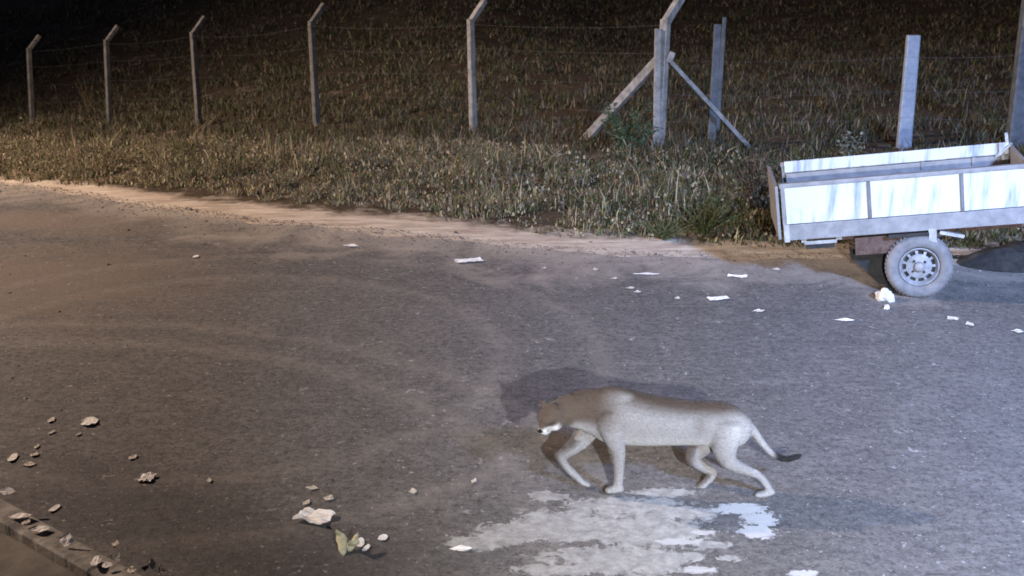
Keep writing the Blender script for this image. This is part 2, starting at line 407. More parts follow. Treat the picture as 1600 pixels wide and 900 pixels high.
# thin black sheet left of the wheel, lower edge cut on a slant
bm = bmesh.new()
fl = [(-.62, .36), (-.28, .36), (-.24, .03), (-.31, .025), (-.40, .10), (-.50, .19), (-.60, .27)]
f0 = [bm.verts.new((a, .30, z)) for a, z in fl]; f1 = [bm.verts.new((a, .315, z)) for a, z in fl]
bm.faces.new(f0); bm.faces.new(f1[::-1])
for i in range(len(fl)): bm.faces.new((f0[i], f0[(i + 1) % len(fl)], f1[(i + 1) % len(fl)], f1[i]))
part('slanted_sheet', bm, M_black, tilt=False)
# tongue running out to the right
for v in (.2, WD - .2):
    bm = bmesh.new(); bar(bm, (A1 - .2, v, C0 - .02), (A1 + 1.0, WD / 2, C0 - .04), .06, .07); part('tongue_bar', bm, M_frame)
bm = bmesh.new(); box(bm, (A1 + 1.06, WD / 2, C0 - .02), (.14, .07, .09), bev=.02); part('coupler', bm, M_black)
bm = bmesh.new(); tube(bm, [(A1 + .85, WD / 2 - .07, -.52), (A1 + .85, WD / 2 - .07, .55)], .02, 10); part('jack_stand', bm, M_bright)
# wheels
def make_wheel(y, out):
    w = empty('wheel', (0, y, .302)); w.parent = tr
    M = Matrix.Scale(out, 4, Vector((0, 1, 0)))
    bm = bmesh.new()
    prof = [(.180, .02), (.186, -.01), (.205, -.024), (.235, -.032), (.262, -.030), (.284, -.018), (.296, .0), (.300, .02), (.300, .135), (.296, .155), (.284, .172), (.25, .185), (.20, .175), (.18, .13)]
    lathe(bm, prof, 72, M)
    for k in range(48):      # tread blocks
        a = 2 * math.pi * k / 48
        box(bm, M @ Vector((.300 * math.cos(a), .078, .300 * math.sin(a))), (.008, .14, .026), Matrix.Rotation(-a, 3, 'Y'))
    from_bm('tyre', bm, M_tyre, w, True)
    bm = bmesh.new()
    lathe(bm, [(.181, -.004), (.176, -.014), (.168, -.010), (.160, .012), (.148, .03)], 48, M)
    # disc with hand holes
    n = 11; r = [.148, .116, .098, .070, .050]; hgt = [.03, .022, .012, .010, .004]; rings = []
    N = n * 3
    for rr, hh in zip(r, hgt): rings.append([bm.verts.new(M @ Vector((rr * math.cos(2 * math.pi * k / N), hh, rr * math.sin(2 * math.pi * k / N)))) for k in range(N)])
    for q, (a, b) in enumerate(zip(rings, rings[1:])):
        for k in range(N):
            if q == 0 and k % 3 != 0: continue
            bm.faces.new((a[k], b[k], b[(k + 1) % N], a[(k + 1) % N]))
    from_bm('rim', bm, M_rim, w, True)
    bm = bmesh.new(); lathe(bm, [(.16, .05), (.03, .052)], 32, M); from_bm('brake_drum', bm, M_black, w)
    bm = bmesh.new(); lathe(bm, [(.05, .006), (.048, -.012), (.036, -.028), (.012, -.034), (.001, -.034)], 24, M); from_bm('hub_cap', bm, M_frame, w, True)
    for k in range(4):
        a = R(45 + 90 * k); bm = bmesh.new(); lathe(bm, [(.011, .012), (.011, -.006), (.006, -.012), (.0005, -.012)], 8, M @ Matrix.Translation((.068 * math.cos(a), 0, .068 * math.sin(a))))
        from_bm('wheel_nut', bm, M_black, w)
    return w
make_wheel(.0, 1); make_wheel(WD + .0, -1)
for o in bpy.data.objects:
    if o.name.startswith('tail_bar_shade_strip'): o.name = 'tail_bar_shade'  # the added shade strip, no real part of the bar

# ================================================================== fence posts
def make_post(name, base, lean, h, w, d, mat, arm=True, rz=R(-45)):
    t = empty(name, base)
    hx, hy = lean
    bm = bmesh.new(); prev = None; n = 14
    rm = Matrix.Rotation(rz, 3, 'Z')
    for i in range(n + 1):
        f = i / n; z = -.25 + (h + .25) * f; k = 1 - .12 * f
        c = Vector((hx * f, hy * f, z))
        ring = []
        for sx, sy in ((-1, -.8), (-.8, -1), (.8, -1), (1, -.8), (1, .8), (.8, 1), (-.8, 1), (-1, .8)):
            o = rm @ Vector((sx * w / 2 * k, sy * d / 2 * k, 0)); ch = noise.noise(Vector((base[0] + z * 7, sx, sy))) * .006
            ring.append(bm.verts.new(c + o * (1 + ch * 8)))
        if prev:
            for a in range(8): bm.faces.new((prev[a], prev[(a + 1) % 8], ring[(a + 1) % 8], ring[a]))
        prev = ring
    bm.faces.new(prev)
    from_bm('shaft', bm, mat, t)
    if arm:
        bm = bmesh.new(); top = Vector((hx, hy, h)); av = Vector((.24, .20, .30))
        b0 = top + Vector((0, 0, -.05)); 
        bar(bm, b0, top + av, w * .8, d * .8, up=(-.7, .7, 0), bev=.01)
        from_bm('arm', bm, mat, t)
    return t
POSTS = []
KX = [(45, 75, 50), (166, 62, 171), (301, 50, 311), (486, 33, 495), (735, 30, 740), (1040, 30, 1028)]
PL = ['bent top concrete fence post farthest left by the dark slope', 'bent top fence post second from the left beside thin reddish weeds', 'bent top concrete fence post third from the left above the sandy road edge',
      'bent top concrete fence post fourth from the left, dark down its right side', 'pale bent top fence post fifth from the left, just left of the braced post',
      'thick white bent top fence post held by two slanting braces']
for i, (kx, ky_, bx) in enumerate(KX):
    zc = 2000 * (1 - .0886 * i) / 60
    k = np.array([0, 0, CAM_H]) + ray(kx, ky_) * zc
    zt = float(terr(k[0], k[1])); h = k[2] - zt
    bxw = k[0] + (bx - kx) / (2000 / zc) + h * math.sin(PITCH) * (-(bx - 800) / 2000) * -1 * 0
    # sideways lean measured against the upright
    zb = zc + h * math.sin(PITCH); xb = (bx - 800) / 2000 * zb
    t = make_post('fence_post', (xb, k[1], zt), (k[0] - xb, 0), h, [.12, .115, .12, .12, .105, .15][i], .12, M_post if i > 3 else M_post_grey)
    tag(t, PL[i], 'fence post', 'bent top concrete fence posts along the field')
    POSTS.append((Vector((xb, k[1], zt)), Vector((k[0] - xb, 0, h))))
P5, V5 = POSTS[5]
# braces of the corner post
fr = Vector((.99, .14, 0)); fl_ = Vector((UX, UY, 0))
for dirv, w, lab in ((fl_, .12, 'thick slanting concrete brace leaning left against the white corner post'), (fr, .062, 'thin slanting brace leaning right against the white corner post')):
    bm = bmesh.new(); foot = P5 + dirv * 1.58; foot.z = gz(foot.x, foot.y) - .12
    bar(bm, foot, P5 + V5 * .70 + dirv * .08, w, w, bev=.008)
    tag(from_bm('post_brace', bm, M_post), lab, 'brace')
bm = bmesh.new(); box(bm, P5 + V5 * .72 + Vector((.10, -.05, 0)), (.09, .08, .16), Matrix.Rotation(R(20), 3, 'Y'), bev=.015)
tag(from_bm('wire_tie', bm, M_post), 'pale lump of tied wire and cement on the white corner post', 'tie')
# straight posts
def straight(px, py, top, w, d, mat, label, lean=0., zoff=0., rz=0.):
    b = gp(px, py); h = 0
    zb = (b - np.array([0, 0, CAM_H])) @ FWV
    # height that reaches the wanted line of sight at this distance
    q = atY(px, top, b[1]); h = q[2] - b[2]
    t = make_post('fence_post', tuple(b), (lean, 0), h, w, d, mat, arm=False, rz=rz)
    tag(t, label, 'fence post'); return b, h
straight(1026, 236, 45, .105, .09, M_post, 'short straight white post just behind and left of the braced post', -.04)
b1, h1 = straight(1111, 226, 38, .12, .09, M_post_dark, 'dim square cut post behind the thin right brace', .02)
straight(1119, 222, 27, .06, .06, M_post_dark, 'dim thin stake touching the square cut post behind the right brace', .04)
b2, h2 = straight(1412, 228, 55, .215, .12, M_bluepost, 'broad flat blue grey post standing behind the trailer', .0)
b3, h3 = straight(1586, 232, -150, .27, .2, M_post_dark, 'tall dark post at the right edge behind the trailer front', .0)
# wires
def wire(a, b, sag, lab, r=.0028):
    bm = bmesh.new(); pts = []
    for i in range(13):
        f = i / 12; p = Vector(a).lerp(Vector(b), f); p.z -= sag * 4 * f * (1 - f); pts.append(p)
    return pts
for k, (f, lab) in enumerate(((.3, 'lowest sagging wire strand along the bent top posts'), (.52, 'second wire strand from the ground along the bent top posts'), (.75, 'third wire strand from the ground along the bent top posts'), (.96, 'highest wire strand along the bent top posts'))):
    bm = bmesh.new(); pts = []
    for (A, VA), (B, VB) in zip(POSTS, POSTS[1:]): pts += wire(A + VA * f - Vector((.0, .07, 0)), B + VB * f - Vector((0, .07, 0)), random.uniform(.02, .10), '')[:-1]
    pts.append(P5 + V5 * f - Vector((0, .07, 0)))
    tube(bm, pts, .0012, 4); tag(from_bm('fence_wire', bm, M_wire), lab, 'wire', 'wires strung between the bent top posts')
for k, (z, lab) in enumerate(((.45, 'lowest wire strand running behind the trailer to the corner post'), (.85, 'middle wire strand running behind the trailer to the corner post'), (1.35, 'upper wire strand running behind the trailer to the corner post'))):
    bm = bmesh.new(); p2 = Vector(b2[:]) + Vector((0, -.075, z)); p3 = Vector(b3[:]) + Vector((0, -.12, z * 1.05))
    pts = wire(P5 + Vector((.02, -.08, z)), p2, .05, '')[:-1] + wire(p2, p3, .03, ''); tube(bm, pts, .0016, 4)
    tag(from_bm('fence_wire', bm, M_wire), lab, 'wire', 'wires strung behind the trailer')

# ================================================================== grass (stuff)
def blades(name, x, y, h, w, tone, bendf=.5, seed=1, lift=0.):
    r = np.random.default_rng(seed); n = len(x)
    z = np.array([gz(a, b) for a, b in zip(x, y)]) - .01 + lift
    az = r.uniform(0, 2 * np.pi, n); wx, wy = np.cos(az) * w / 2, np.sin(az) * w / 2
    ba = r.uniform(0, 2 * np.pi, n); be = np.abs(r.normal(0, bendf, n)) * h
    bx, by = np.cos(ba) * be, np.sin(ba) * be
    co = np.empty((n, 5, 3))
    co[:, 0] = np.stack([x - wx, y - wy, z], 1); co[:, 1] = np.stack([x + wx, y + wy, z], 1)
    m = .55
    co[:, 2] = np.stack([x + wx * .8 + bx * .3, y + wy * .8 + by * .3, z + h * m], 1)
    co[:, 3] = np.stack([x - wx * .8 + bx * .3, y - wy * .8 + by * .3, z + h * m], 1)
    co[:, 4] = np.stack([x + bx, y + by, z + h * np.sqrt(np.maximum(1 - (be / h) ** 2 * .5, .2))], 1)
    me = bpy.data.meshes.new(name); me.vertices.add(n * 5); me.vertices.foreach_set('co', co.reshape(-1))
    base = np.arange(n)[:, None] * 5
    loops = np.concatenate([base + [[0, 1, 2, 3]], base + [[3, 2, 4]]], 1).reshape(-1)
    me.loops.add(n * 7); me.loops.foreach_set('vertex_index', loops.astype(np.int32))
    me.polygons.add(n * 2); ls = (np.arange(n)[:, None] * 7 + [[0, 4]]).reshape(-1)
    me.polygons.foreach_set('loop_start', ls.astype(np.int32)); me.polygons.foreach_set('loop_total', np.tile([4, 3], n).astype(np.int32))
    me.update(calc_edges=True)
    a = me.color_attributes.new('tone', 'FLOAT_COLOR', 'POINT')
    c = np.ones((n, 5, 4)); c[:, :, :3] = tone[:, None, :]
    a.data.foreach_set('color', c.reshape(-1).astype(np.float32))
    return link(name, me, M_grass)
straw = np.array([.40, .345, .235]); olive = np.array([.15, .16, .065]); green = np.array([.075, .115, .045]); brown = np.array([.15, .095, .06]); grey = np.array([.22, .20, .16])
def tones(n, wts, seed):
    r = np.random.default_rng(seed); P = np.array([straw, olive, green, brown, grey]); k = r.choice(5, n, p=np.array(wts) / sum(wts))
    return P[k] * r.uniform(.3, 1.3, (n, 1)) * r.uniform(.92, 1.08, (n, 3))
def patchy(x, y, sc, sd):
    return np.array([noise.noise(Vector((a * sc, b * sc, sd))) for a, b in zip(x, y)])
# verge band
n = 230000
x = rng.uniform(-10.5, 6.5, n); dd = rng.uniform(0, 1, n) ** .8 * 5.0; y = y_grass(x) + dd - .1 - .55 * np.clip(patchy(x, x * 0, .9, 61.) + .5 * patchy(x, x * 0, 3.1, 62.), -.4, 1)
pn = patchy(x, y, 1.3, 4.); pn2 = patchy(x, y, 4., 9.)
keep = (rng.uniform(0, 1, n) < np.clip(.45 + pn * 1.6 + pn2 * 1.6, .02, 1)) & (rng.uniform(0, 1, n) < np.clip(dd / .6 + .06 + pn2 * 1.8, 0, 1))
x, y, dd, pn = x[keep], y[keep], dd[keep], pn[keep]
h = rng.gamma(4, .036, len(x)) * np.clip(.3 + dd * .4, .25, 1.0) * np.clip(1 + pn * 2.2, .15, 2.2) + .03
rt = np.clip((x + 1) / 5, 0, 1)
ta = tones(len(x), (6, 2.0, .7, 1.5, 3), 3); tb = tones(len(x), (2.2, 3.0, 3.2, 1.5, 1.5), 4)
sel = rng.uniform(0, 1, len(x)) < rt * .8
tn = np.where(sel[:, None], tb * .95, ta * 1.22)
o = blades('verge_grass', x, y, h * np.clip(.92 - dd * .07, .5, .9), rng.uniform(.006, .022, len(x)), tn, 1.1, 5); tag(o, 'tangled dry grass and weeds on the verge beside the sandy road edge', 'grass', kind='stuff')
# broken leaves, seed heads and side shoots held up among the stalks
n = 60000
x = rng.uniform(-10.5, 6.5, n); dd = rng.uniform(0, 1, n) * 4.6; y = y_grass(x) + dd - .05
pn = patchy(x, y, 1.3, 4.); pn2 = patchy(x, y, 5., 29.)
keep = (rng.uniform(0, 1, n) < np.clip(.35 + pn * 1.6 + pn2 * 2.2, .0, 1)) & (rng.uniform(0, 1, n) < np.clip(dd / .5 + .1 + pn2, 0, 1))
x, y, dd = x[keep], y[keep], dd[keep]; sel = rng.uniform(0, 1, len(x)) < np.clip((x + 1) / 5, 0, 1) * .8
tn = np.where(sel[:, None], tones(len(x), (2, 3.2, 3.2, 1.5, 1.5), 14), tones(len(x), (7, 1.6, .6, 1.4, 3), 13) * 1.25)
o = blades('verge_leaf_litter', x, y, rng.uniform(.025, .06, len(x)), rng.uniform(.014, .034, len(x)), tn, .8, 15, rng.uniform(0, 1, len(x)) ** 1.3 * .26 * np.clip(.3 + dd * .5, 0, 1)); tag(o, 'dry leaves and seed heads tangled in the verge grass', 'ground cover', kind='stuff')
# field behind
n = 360000
y = 17.5 + 46 * rng.uniform(0, 1, n) ** 1.25; x = rng.uniform(-1, 1, n) * (y * .47 + .5)
keep = y > y_grass(x) + 3.6; x, y = x[keep], y[keep]
pn = patchy(x, y, .55, 14.); pn2 = patchy(x, y, 2.2, 19.)
keep = rng.uniform(0, 1, len(x)) < np.clip(.5 + pn * 1.5 + pn2 * .9, .03, 1); x, y, pn, pn2 = x[keep], y[keep], pn[keep], pn2[keep]
h = (rng.gamma(4, .04, len(x)) + .04) * (1 + pn * .8 + pn2 * .5)
h *= .62 * np.where(rng.uniform(0, 1, len(x)) < .012, 2.0, 1); h = np.maximum(h, .03)
tn = tones(len(x), (1.6, 2.2, 1.4, 2.0, 4.2), 8) * .78
o = blades('field_grass', x, y, h, rng.uniform(.01, .028, len(x)) * (y / 22), tn, .9, 9); tag(o, 'rough dark field grass and dead stalks beyond the fence posts', 'grass', kind='stuff')

# loose grit and gravel swept to the edge of the road and thinly over it
def gravel(name, n, sampler, seed, label):
    r = np.random.default_rng(seed); t0 = np.array([(1, 0, 0), (-1, 0, 0), (0, 1, 0), (0, -1, 0), (0, 0, 1), (0, 0, -1)], float)
    F = np.array([(0, 2, 4), (2, 1, 4), (1, 3, 4), (3, 0, 4), (2, 0, 5), (1, 2, 5), (3, 1, 5), (0, 3, 5)])
    x, y = sampler(r, n); k = y < y_grass(x) + .3; x, y = x[k], y[k]; n = len(x)
    rad = (.003 + r.gamma(1.3, .0022, n)) * np.clip(y / 9, .6, 1.5); V = t0[None] * (rad[:, None, None] * r.uniform(.55, 1.25, (n, 6, 1)))
    a = r.uniform(0, 6.28, n); ca, sa = np.cos(a), np.sin(a); X = V[:, :, 0] * ca[:, None] - V[:, :, 1] * sa[:, None]; Y = V[:, :, 0] * sa[:, None] + V[:, :, 1] * ca[:, None]
    co = np.stack([X + x[:, None], Y + y[:, None], V[:, :, 2] * .45 + (terr(x, y) + rad * .1)[:, None]], -1).reshape(-1, 3)
    me = bpy.data.meshes.new(name); me.from_pydata(co.tolist(), [], (F[None] + np.arange(n)[:, None, None] * 6).reshape(-1, 3).tolist())
    q = me.color_attributes.new('tone', 'FLOAT_COLOR', 'POINT'); P = np.array([(.20, .185, .17), (.11, .10, .095), (.27, .25, .22), (.16, .13, .11)])
    cc = np.repeat(np.concatenate([P[r.choice(4, n, p=[.4, .25, .15, .2])] * r.uniform(.7, 1.2, (n, 1)), np.ones((n, 1))], 1), 6, 0); q.data.foreach_set('color', cc.reshape(-1).astype(np.float32))
    m = NT(name, .9, .2); m.color(m.attr('tone').outputs['Color']); tag(link(name, me, m.m), label, 'gravel', kind='stuff')
def s_edge(r, n):
    x = r.uniform(-9, 6, n); return x, y_edge(x) + .25 - r.gamma(1.2, .4, n)
def s_road(r, n):
    y = 5.6 + 8.5 * r.uniform(0, 1, n) ** 1.3; return r.uniform(-1, 1, n) * (y * .45 + .5), y
gravel('edge_gravel', 7000, s_edge, 31, 'loose gravel and crumbs of earth along the sandy road edge')
gravel('road_grit', 3500, s_road, 32, 'fine loose grit lying thinly over the asphalt')

# ================================================================== individual leafy weeds
def weed(name, px, py, h, spread, nst, leafn, col, label, cat='weed', leaf=.05, seed=1, dz=0):
    r = random.Random(seed); b = gp(px, py); root = empty(name, (b[0], b[1], gz(b[0], b[1])))
    bm = bmesh.new(); ends = []
    lb = bmesh.new(); cl = lb.verts.layers.float_color.new('tone')
    for s_ in range(nst):
        a = r.uniform(0, 6.28); sp = r.uniform(.2, 1) * spread; hh = h * r.uniform(.55, 1)
        pts = [Vector((math.cos(a) * sp * f ** 1.3, math.sin(a) * sp * f ** 1.3, hh * f - .02)) + Vector((r.gauss(0, .01), r.gauss(0, .01), 0)) * f for f in np.linspace(0, 1, 6)]
        tube(bm, pts, [.007 * (1 - .12 * q) for q in range(6)], 5)
        for _ in range(leafn):
            f = r.uniform(.15, 1); i = min(int(f * 5), 4); p = pts[i].lerp(pts[i + 1], f * 5 - i)
            q = Matrix.Rotation(r.uniform(0, 6.28), 3, 'Z') @ Matrix.Rotation(r.uniform(-.9, .7), 3, 'Y')
            L_ = leaf * r.uniform(.6, 1.4); wd = L_ * .32; t = r.uniform(.6, 1.35)
            vs = [lb.verts.new(p + q @ Vector(v)) for v in ((0, 0, 0), (L_ * .45, wd, .006), (L_, 0, -L_ * .2), (L_ * .45, -wd, .006))]
            for v in vs: v[cl] = (col[0] * t, col[1] * t, col[2] * t, 1)
            lb.faces.new(vs)
    from_bm('stem', bm, M_stem, root); from_bm('leaves', lb, M_leaf, root)
    tag(root, label, cat); return root
M_stem = mat_simple('weed_stem', (.10, .085, .05), (.18, .15, .09), 20)
weed('leafy_weed', 975, 245, .85, .55, 26, 34, (.11, .17, .10), 'broad green leafy bush at the foot of the thick left brace', 'bush', .075, 2)
weed('leafy_weed', 1100, 368, .42, .48, 34, 30, (.09, .115, .045), 'low dense green clump at the road edge left of the trailer tail', 'bush', .045, 3)
weed('leafy_weed', 1035, 372, .26, .40, 26, 24, (.10, .12, .05), 'low green clump touching the paler road edge, left of the denser clump', 'bush', .04, 13)
weed('leafy_weed', 1180, 330, .75, .5, 24, 22, (.10, .065, .045), 'brown withered bush right behind the trailer tail gate', 'bush', .06, 4)
weed('leafy_weed', 1325, 262, .55, .22, 9, 22, (.34, .36, .27), 'pale leafed weed showing above the trailer left of the broad flat post', 'weed', .06, 5)
weed('tall_weed', 140, 185, 1.2, .35, 9, 12, (.17, .09, .06), 'thin reddish dry weed standing left of the second fence post', 'weed', .05, 6)
weed('leafy_weed', 520, 295, .5, .25, 10, 16, (.16, .15, .07), 'olive upright weed on the verge below the fourth fence post', 'weed', .05, 7)
weed('leafy_weed', 300, 250, .5, .4, 14, 16, (.16, .16, .08), 'bushy olive weed below the third fence post', 'weed', .05, 8)
weed('leafy_weed', 45, 215, .5, .35, 12, 16, (.26, .24, .17), 'pale fuzzy weed at the foot of the farthest left post', 'weed', .05, 9)
weed('tall_weed', 745, 285, .75, .25, 11, 14, (.24, .22, .14), 'pale tall weed in front of the fifth fence post', 'weed', .05, 10)
weed('leafy_weed', 1180, 275, .45, .3, 12, 14, (.20, .17, .11), 'dry tan weed at the foot of the thin right brace', 'weed', .05, 12)

# ================================================================== litter and leaves on the ground
def litter(px, py, wpx, hpx, kind, label, dz=.0, up=0., seed=0):
    r = random.Random(seed * 7 + px); b = gp(px, py, dz); zc = (b - np.array([0, 0, CAM_H])) @ FWV; sc = zc / 2000
    w = wpx * sc; d = hpx * sc / .40
    if up: d = hpx * sc * .9
    bm = bmesh.new(); nx, ny = 9, 6; G = []
    for i in range(nx + 1):
        row = []
        for j in range(ny + 1):
            u = i / nx * 2 - 1; v = j / ny * 2 - 1
            if kind == 'leaf': vv = v * (1 - abs(u) ** 1.25) * (1 + .35 * u) if abs(u) < 1 else 0
            elif kind == 'blob': vv = v * (1 - abs(u) ** 3 * .6)
            else: vv = v
            jx = r.uniform(-.06, .06) if abs(u) == 1 or abs(v) == 1 else 0
            z = .003 + abs(noise.noise(Vector((u * 1.3 + px, vv * 1.3, 0)))) * (.22 if kind == 'scrap' else .12) * min(w, d) + (abs(vv) ** 2) * .05 * d
            row.append(bm.verts.new((u * w / 2 * (1 + jx), vv * d / 2 * (1 + jx), z + r.uniform(0, .002))))
        G.append(row)
    for i in range(nx):
        for j in range(ny): bm.faces.new((G[i][j], G[i][j + 1], G[i + 1][j + 1], G[i + 1][j]))
    bmesh.ops.remove_doubles(bm, verts=bm.verts, dist=.0004)
    ex = bmesh.ops.extrude_face_region(bm, geom=bm.faces[:]); bmesh.ops.translate(bm, verts=[v for v in ex['geom'] if isinstance(v, bmesh.types.BMVert)], vec=(0, 0, .0008))
    bmesh.ops.recalc_face_normals(bm, faces=bm.faces)
    if up:
        bmesh.ops.transform(bm, matrix=Matrix.Translation((0, 0, d * .5 * math.sin(up) * .9)) @ Matrix.Rotation(up, 4, 'X'), verts=bm.verts)
    mat = {'leaf': M_tan, 'scrap': M_paper, 'blob': M_paper, 'olive': M_olive}[kind]
    if kind == 'leaf' and wpx > 22: mat = M_paper
    nm = {'leaf': 'fallen_leaf', 'scrap': 'paper_scrap', 'blob': 'paper_scrap', 'olive': 'fallen_leaf'}[kind]
    o = from_bm(nm, bm, mat); o.location = b + np.array([0, 0, .002]); o.rotation_euler = (0, 0, r.uniform(-.35, .35))
    return tag(o, label, 'leaf' if nm == 'fallen_leaf' else 'paper scrap', 'leaves and scraps scattered on the road')
LIT = [
 (140, 661, 24, 14, 'blob', 'white scrap on the left road, right of the line of small leaves'),
 (79, 658, 13, 9, 'leaf', 'topmost pale leaf of the slanting line at the left road'),
 (80, 677, 9, 7, 'leaf', 'small leaf just under the topmost one of the slanting line'),
 (57, 699, 8, 7, 'leaf', 'tiny leaf in the middle of the slanting line at left'),
 (53, 712, 15, 7, 'leaf', 'longer leaf near the lower end of the slanting line'),
 (45, 727, 22, 7, 'leaf', 'lowest and longest leaf of the slanting line at left'),
 (20, 717, 12, 12, 'blob', 'round white scrap near the left frame edge above the kerb'),
 (122, 680, 7, 6, 'leaf', 'faint tiny leaf just below the white scrap at left'),
 (207, 716, 13, 8, 'leaf', 'dim leaf a little above the bright rectangular scrap'),
 (228, 749, 25, 11, 'scrap', 'bright white rectangular scrap on the dark road at left'),
 (85, 796, 11, 10, 'blob', 'small white scrap on the road against the kerb'),
 (327, 752, 8, 7, 'leaf', 'tiny pale leaf alone, right of the bright rectangular scrap'),
 (491, 811, 56, 17, 'scrap', 'largest white torn paper scrap lying in the near road'),
 (487, 764, 20, 6, 'leaf', 'thin pale leaf farthest above the large torn paper'),
 (513, 780, 19, 8, 'leaf', 'pale leaf above and right of the large torn paper'),
 (478, 787, 12, 9, 'leaf', 'small curled leaf just above the large torn paper'),
 (563, 850, 12, 12, 'blob', 'small pale scrap touching the right of the olive leaf'),
 (572, 858, 9, 9, 'blob', 'small round pale scrap, rightmost beside the olive leaf'),
 (598, 842, 14, 8, 'blob', 'dull pale scrap lying apart, right of the olive leaf'),
 (645, 769, 13, 8, 'leaf', 'dim leaf halfway between the torn paper and the puma'),
 (740, 753, 9, 7, 'leaf', 'tiny white leaf left of the puma front paws'),
 (720, 859, 36, 8, 'leaf', 'bright flat scrap at the left tip of the cement patch'),
 (732, 409, 44, 8, 'scrap', 'long pale scrap on the far road near the sandy edge'),
 (548, 385, 25, 7, 'leaf', 'pale leaf by the sandy edge, below the fourth post'),
 (306, 402, 9, 6, 'blob', 'single bright dot of paper on the far left road'),
 (1123, 468, 34, 7, 'scrap', 'brightest long white scrap on the road left of the trailer wheel'),
 (1152, 433, 30, 5, 'scrap', 'thin white scrap just above the brightest one near the trailer'),
 (1010, 429, 40, 5, 'leaf', 'thin streak shaped leaf on the far road at centre right'),
 (930, 422, 9, 6, 'leaf', 'tiny leaf on the far road below the green clumps'),
 (985, 451, 14, 5, 'leaf', 'upper one of two small leaves below the streak shaped leaf'),
 (996, 457, 12, 5, 'leaf', 'lower one of two small leaves below the streak shaped leaf'),
 (1058, 467, 10, 5, 'leaf', 'tiny leaf left of the brightest long scrap'),
 (1185, 487, 20, 6, 'leaf', 'curved dim leaf below right of the brightest long scrap'),
 (1320, 501, 30, 6, 'leaf', 'long dim leaf in front of the trailer left of the wheel'),
 (1488, 499, 22, 9, 'leaf', 'wide pale leaf in front of the trailer right of the wheel'),
 (1515, 508, 14, 9, 'leaf', 'small pale leaf just right of the wide one by the wheel'),
 (1590, 519, 20, 8, 'leaf', 'pale leaf at the right frame edge in front of the trailer'),
 (850, 420, 8, 4, 'leaf', 'tiny pale fleck on the far road at centre'),
 (960, 436, 12, 4, 'leaf', 'thin fleck of leaf left of the streak shaped leaf'),
 (1213, 422, 12, 6, 'leaf', 'small pale leaf below the trailer tail gate corner'),
]
for i, (px, py, w, hh, k, lab) in enumerate(LIT): litter(px, py, w, hh, k, lab, 0, 0, i)
# leaves on the kerb
KL = [(10, 772, 30, 18, 'leaf', 'big pale leaf on the kerb at the left frame edge', .12, .5),
 (30, 808, 36, 8, 'leaf', 'long thin leaf lying on the kerb top at left', .12, 0.),
 (62, 829, 30, 10, 'leaf', 'tan leaf on the kerb between the thin leaf and the bright leaf', .12, 0.),
 (105, 851, 28, 26, 'leaf', 'bright upturned leaf in the middle of the kerb', .12, .8),
 (40, 818, 14, 8, 'leaf', 'small leaf tucked under the long thin one on the kerb', .12, 0.),
 (150, 879, 14, 12, 'blob', 'pale scrap on the kerb below the bright upturned leaf', .12, 0.),
 (168, 886, 16, 14, 'blob', 'crumpled scrap on the kerb near the bottom frame edge', .12, .3),
 (185, 880, 10, 22, 'leaf', 'narrow upright leaf on the kerb near the bottom edge', .12, .9),
 (180, 851, 12, 8, 'leaf', 'small pale leaf on the road side rim of the kerb', .1, 0.),
 (205, 893, 16, 9, 'leaf', 'dim leaf where the kerb leaves the bottom of the picture', .1, 0.)]
for i, (px, py, w, hh, k, lab, dz, up) in enumerate(KL): litter(px, py, w, hh, k, lab, dz, up, 50 + i)
litter(238, 888, 12, 20, 'leaf', 'upright pale leaf on the road by the kerb at the bottom edge', 0, 1.0, 80)
litter(251, 896, 10, 20, 'leaf', 'second upright pale leaf, right of the other by the bottom edge', 0, 1.0, 81)
# olive crumpled leaf with lobes, standing
b = gp(543, 862); ol = empty('crumpled_leaf', b); tag(ol, 'crumpled olive yellow leaf curling up from the near road', 'leaf')
for a, w, hh, le in ((-.022, .058, .14, -.28), (.012, .066, .10, .42)):
    bm = bmesh.new(); rows = []
    for i in range(9):
        f = i / 8; wd = w * math.sin(math.pi * min(max(f * .85 + .15, 0), 1)) ** .8 * (1 + .35 * noise.noise(Vector((f * 7, a * 90, 2))))
        rows.append([bm.verts.new((a + le * f * hh + k * wd / 2, .035 * math.sin(f * 6 + a * 60) + .05 * f - .03 * (1 - abs(k)) * (1 + a * 9) + .012 * noise.noise(Vector((f * 5, k * 2, a * 30))), .004 + hh * f * .92 + .012 * noise.noise(Vector((k * 3, f * 4, a * 50))))) for k in (-1, -.4, .4, 1)])
    for p, q in zip(rows, rows[1:]):
        for k in range(3): bm.faces.new((p[k], p[k + 1], q[k + 1], q[k]))
    ex = bmesh.ops.extrude_face_region(bm, geom=bm.faces[:]); bmesh.ops.translate(bm, verts=[v for v in ex['geom'] if isinstance(v, bmesh.types.BMVert)], vec=(0, .002, 0))
    from_bm('lobe', bm, M_olive, ol, True)
# stones
def stone(px, py, wpx, label, seed):
    b = gp(px, py); zc = (b - np.array([0, 0, CAM_H])) @ FWV; r = wpx * zc / 2000 / 2
    bm = bmesh.new(); bmesh.ops.create_icosphere(bm, subdivisions=4, radius=r)
    for v in bm.verts:
        n_ = noise.noise(v.co / r * .9 + Vector((seed, 0, 0))); n2 = noise.noise(v.co / r * 2.6 + Vector((0, seed, 0)))
        v.co *= 1 + n_ * .5 + n2 * .22; v.co.z = max(v.co.z * .85, -r * .5)
    o = from_bm('stone', bm, M_stone, smooth=False); o.location = b + np.array([0, 0, r * .45]); tag(o, label, 'stone')
stone(1382, 468, 27, 'whitish stone chocking the trailer wheel on its left side', 3.3)
stone(1385, 482, 9, 'tiny stone in front of the wheel chock stone', 5.1)

